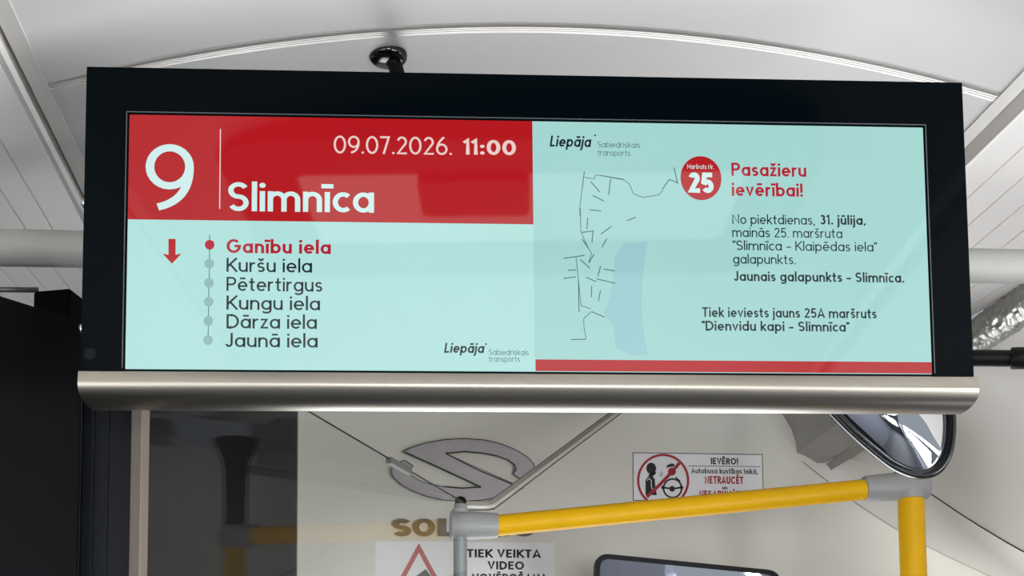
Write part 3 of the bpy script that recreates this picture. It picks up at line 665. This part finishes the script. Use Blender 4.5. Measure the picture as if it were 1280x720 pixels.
sheet('backing', [(469.5, 676.5), (693, 678.5), (694, 790), (469, 790)], .001, M_sign, vs)
bm = B(); text3(bm, 'TIEK VEIKTA', 583.5, 676, 696.8, 10.4, .2, .0013); text3(bm, 'VIDEO', 609.5, 655, 711.8, 10.2, .2, .0013); text3(bm, 'NOVĒROŠANA', 590, 684, 727.4, 10.4, .2, .0013); obj('black_print', bm, M_ink, vs)['label'] = 'bold black writing'
bm = B(); fstroke(bm, [(523.5, 685), (487, 752), (560, 752)], 7.0, .0013, True); obj('triangle', bm, mat('sticker_pink_red', (196, 62, 76), .5), vs)['label'] = 'red warning triangle'
bm = B(); shape(bm, [(512, 726), (532, 711.5), (538, 719), (538, 734), (520, 744)], .0013); shape(bm, [(506, 733), (512, 728), (518, 742), (510, 746)], .0013); obj('camera_symbol', bm, mat('sticker_dark_green', (62, 70, 66), .5), vs)['label'] = 'dark camera symbol'

bm = B(); ee = em(outl)
fstroke(bm, ee, 1.0, .0104, True)
fstroke(bm, em([(170, 172), (420, 285), (620, 378), (775, 449)]), 1.7, .0105); fstroke(bm, em([(1030, 430), (760, 318), (490, 180)]), 1.5, .0105); fstroke(bm, em([(490, 180), (640, 165), (790, 178), (900, 200)]), 1.5, .0105)
fstroke(bm, em([(775, 449), (620, 458), (480, 446)]), 1.7, .0105)
obj('dark_edge', bm, M_ink, emb)['label'] = 'thin dark edge line'

# driver's inner mirror at the bottom
YM = 2.30
rv = thing('inside_mirror', at(860, 790, YM), 'wide rounded black framed inside mirror at the bottom edge below the yellow rail', 'mirror')
def rrect(c, r, n=6):
    out = []; m = len(c)
    for i in range(m):
        p, q, s = Vector(c[i - 1]), Vector(c[i]), Vector(c[(i + 1) % m])
        a = q + (p - q).normalized() * r; b = q + (s - q).normalized() * r
        for k in range(n + 1):
            t = k / n; out.append(a.lerp(q, t).lerp(q.lerp(b, t), t))
    return out
co = [(745, 691), (976, 713.5), (978, 775), (742, 775)]; ci = [(750.5, 697.5), (970.5, 719), (972, 770), (748, 770)]
ro, ri = rrect(co, 17), rrect(ci, 13)
bm = B(); a = [bm.verts.new(at(p.x, p.y, YM - (775 - p.y) * .0004)) for p in ro]; b = [bm.verts.new(at(p.x, p.y, YM - (775 - p.y) * .0004)) for p in ri]; c_ = [bm.verts.new(at(p.x, p.y, YM - (775 - p.y) * .0004) + V(0, .02, 0)) for p in ro]; n = len(a); bi = [bm.verts.new(at(p.x, p.y, YM - (775 - p.y) * .0004) + V(0, .006, 0)) for p in ri]
for i in range(n):
    j = (i + 1) % n; bm.faces.new((a[i], a[j], b[j], b[i])); bm.faces.new((a[j], a[i], c_[i], c_[j])); bm.faces.new((b[i], b[j], bi[j], bi[i]))
bm.faces.new(c_); obj('frame', bm, M_black, rv)
bm = B(); prism(bm, [at(p.x, p.y, YM - (775 - p.y) * .0004) + V(0, .003, 0) for p in ri], (0, .002, 0)); obj('mirror_glass', bm, M_mirror, rv)['label'] = 'reflecting mirror glass'
bm = B(); m0 = at(860, 745, YM) + V(0, .018, 0); tube(bm, [m0, V(m0.x, YF + .002, m0.z + .03)], .009, 16); obj('stem', bm, M_black, rv, smooth=True, auto=40)

# convex mirror at the right, on a black arm
YC = 1.42
outm = [(1022, 500), (1033, 515), (1060, 542.5), (1090, 568.5), (1118, 588.5), (1148, 598.5), (1172, 594), (1188, 575), (1194.5, 545), (1194, 512), (1186, 484), (1160, 462), (1110, 452), (1060, 458), (1028, 476)]
cm = thing('convex_mirror', at(1115, 600, YC), 'rounded convex mirror with thick black rim showing below the display at right', 'mirror')
sp = [Vector((p.x, p.y)) for p in spline([(x, y, 0) for x, y in outm], 5, True)]
cen = Vector((1112, 525))
tilt = V(.10, 0, -.22)                                       # the glass faces back and slightly down
mc = at(cen.x, cen.y, YC); mn = V(-.16, -1, -.10).normalized()
def mp_(p, d=0): return onp(p.x, p.y, mc, mn) + mn * d
rings = []
for k, dd in ((1.0, -.004), (1.0, .002), (.975, .0065), (.945, .0075), (.92, .0055), (.90, .0048), (.875, .0015)):
    rings.append([mp_(cen + (p - cen) * k, dd) for p in sp])
bm = B(); g_ = [[bm.verts.new(p) for p in r] for r in rings]; n = len(sp)
for a, b in zip(g_, g_[1:]):
    for i in range(n): bm.faces.new((a[i], a[(i + 1) % n], b[(i + 1) % n], b[i]))
obj('rim', bm, mat('rim_rubber', (18, 18, 20), .22), cm, smooth=True)
bm = B(); pr0 = None; R_ = 12
for k in range(R_, 0, -1):
    f_ = .90 * k / R_; r = [bm.verts.new(mp_(cen + (p - cen) * f_, -.001 + .020 * (1 - (k / R_) ** 2))) for p in sp]
    if pr0:
        for i in range(n): bm.faces.new((pr0[i], pr0[(i + 1) % n], r[(i + 1) % n], r[i]))
    pr0 = r
bm.faces.new(pr0); obj('mirror_glass', bm, M_mirror, cm, smooth=True)['label'] = 'bulging mirror glass'
bm = B(); a = [bm.verts.new(mp_(p, -.004)) for p in sp]; b = [bm.verts.new(mp_(cen + (p - cen) * .7, -.022)) for p in sp]
for i in range(n): bm.faces.new((a[i], a[(i + 1) % n], b[(i + 1) % n], b[i]))
bm.faces.new(b); obj('back_shell', bm, M_black, cm, smooth=True, auto=40)
bm = B(); tube(bm, spline([mp_(cen + Vector((0, -25)), -.02), at(1150, 460, 1.44), at(1200, 448.5, 1.42), at(1264, 448, 1.40), at(1290, 447.5, 1.39)], 6), .0092, 20); obj('arm', bm, M_black, cm, smooth=True, auto=40)
bm = B(); lathe(bm, at(1263, 448, 1.40), at(1345, 446, 1.37) - at(1263, 448, 1.40), [(0, .0112), (.002, .0122), (.012, .0122), (.16, .0128)], 20); obj('arm_clamp', bm, M_black, cm, smooth=True, auto=35)

# crinkled foil duct along the right side
bm = B(); ax0, ax1 = cc(.886, .598, .4), cc(.886, .598, 1.88); seg = 60; n = 420; rings = []
for i in range(n + 1):
    p = ax0.lerp(ax1, i / n); r = []
    for k in range(seg):
        a = 2 * math.pi * k / seg; q = p + V(math.cos(a), 0, math.sin(a)) * .026
        rr_ = .0245 + .0028 * (noise.noise(q * 150) + .7 * noise.noise(q * 340 + V(3, 1, 4)))
        r.append(bm.verts.new(p + V(math.cos(a), 0, math.sin(a)) * rr_))
    rings.append(r)
for a, b in zip(rings, rings[1:]):
    for k in range(seg): bm.faces.new((a[k], a[(k + 1) % seg], b[(k + 1) % seg], b[k]))
bm.faces.new(rings[0]); bm.faces.new(rings[-1])
tag(obj('foil_duct', bm, M_foil, smooth=True, auto=50), 'crinkled silver foil duct at the right edge below the cross bar', 'duct')

# roof hatch over the aisle, between the display and the viewer
X0h, X1h, Y0h, Y1h, zh = -.19, .47, .47, .875, CAM.z + .645
def ringpts(x0, x1, y0, y1, r, z): return [V(CAM.x + p.x, p.y, z) for p in rrect([(x0, y0), (x1, y0), (x1, y1), (x0, y1)], r)]
ht = thing('roof_hatch', V(CAM.x + .14, .67, zh), 'glazed black framed roof hatch that is reflected in the red part of the screen', 'hatch')
bm = B(); a = [bm.verts.new(p) for p in ringpts(X0h, X1h, Y0h, Y1h, .07, zh)]; b = [bm.verts.new(p) for p in ringpts(-.115, .395, (.56), .79, .02, zh)]
c_ = [bm.verts.new(p) for p in ringpts(X0h, X1h, Y0h, Y1h, .07, zh + .05)]; e_ = [bm.verts.new(p) for p in ringpts(-.115, .395, (.56), .79, .02, zh + .05)]; n = len(a)
for i in range(n):
    j = (i + 1) % n; bm.faces.new((a[i], a[j], b[j], b[i])); bm.faces.new((a[j], a[i], c_[i], c_[j])); bm.faces.new((b[i], b[j], e_[j], e_[i])); bm.faces.new((c_[j], c_[i], e_[i], e_[j]))
obj('frame', bm, M_black, ht)
bm = B(); prism(bm, ringpts(-.12, .40, (.555), .795, .02, zh + .012), (0, 0, .006)); obj('pane', bm, lit('glowing_pane', (255, 252, 248), 1.9), ht)['label'] = 'translucent pane glowing in place of sky light'  # emission put into the pane; no sky light comes through the roof
bm = B(); prism(bm, ringpts(.022, .149, .68, .78, .012, zh - .004), (0, 0, .02)); obj('latch_plate', bm, M_black, ht)
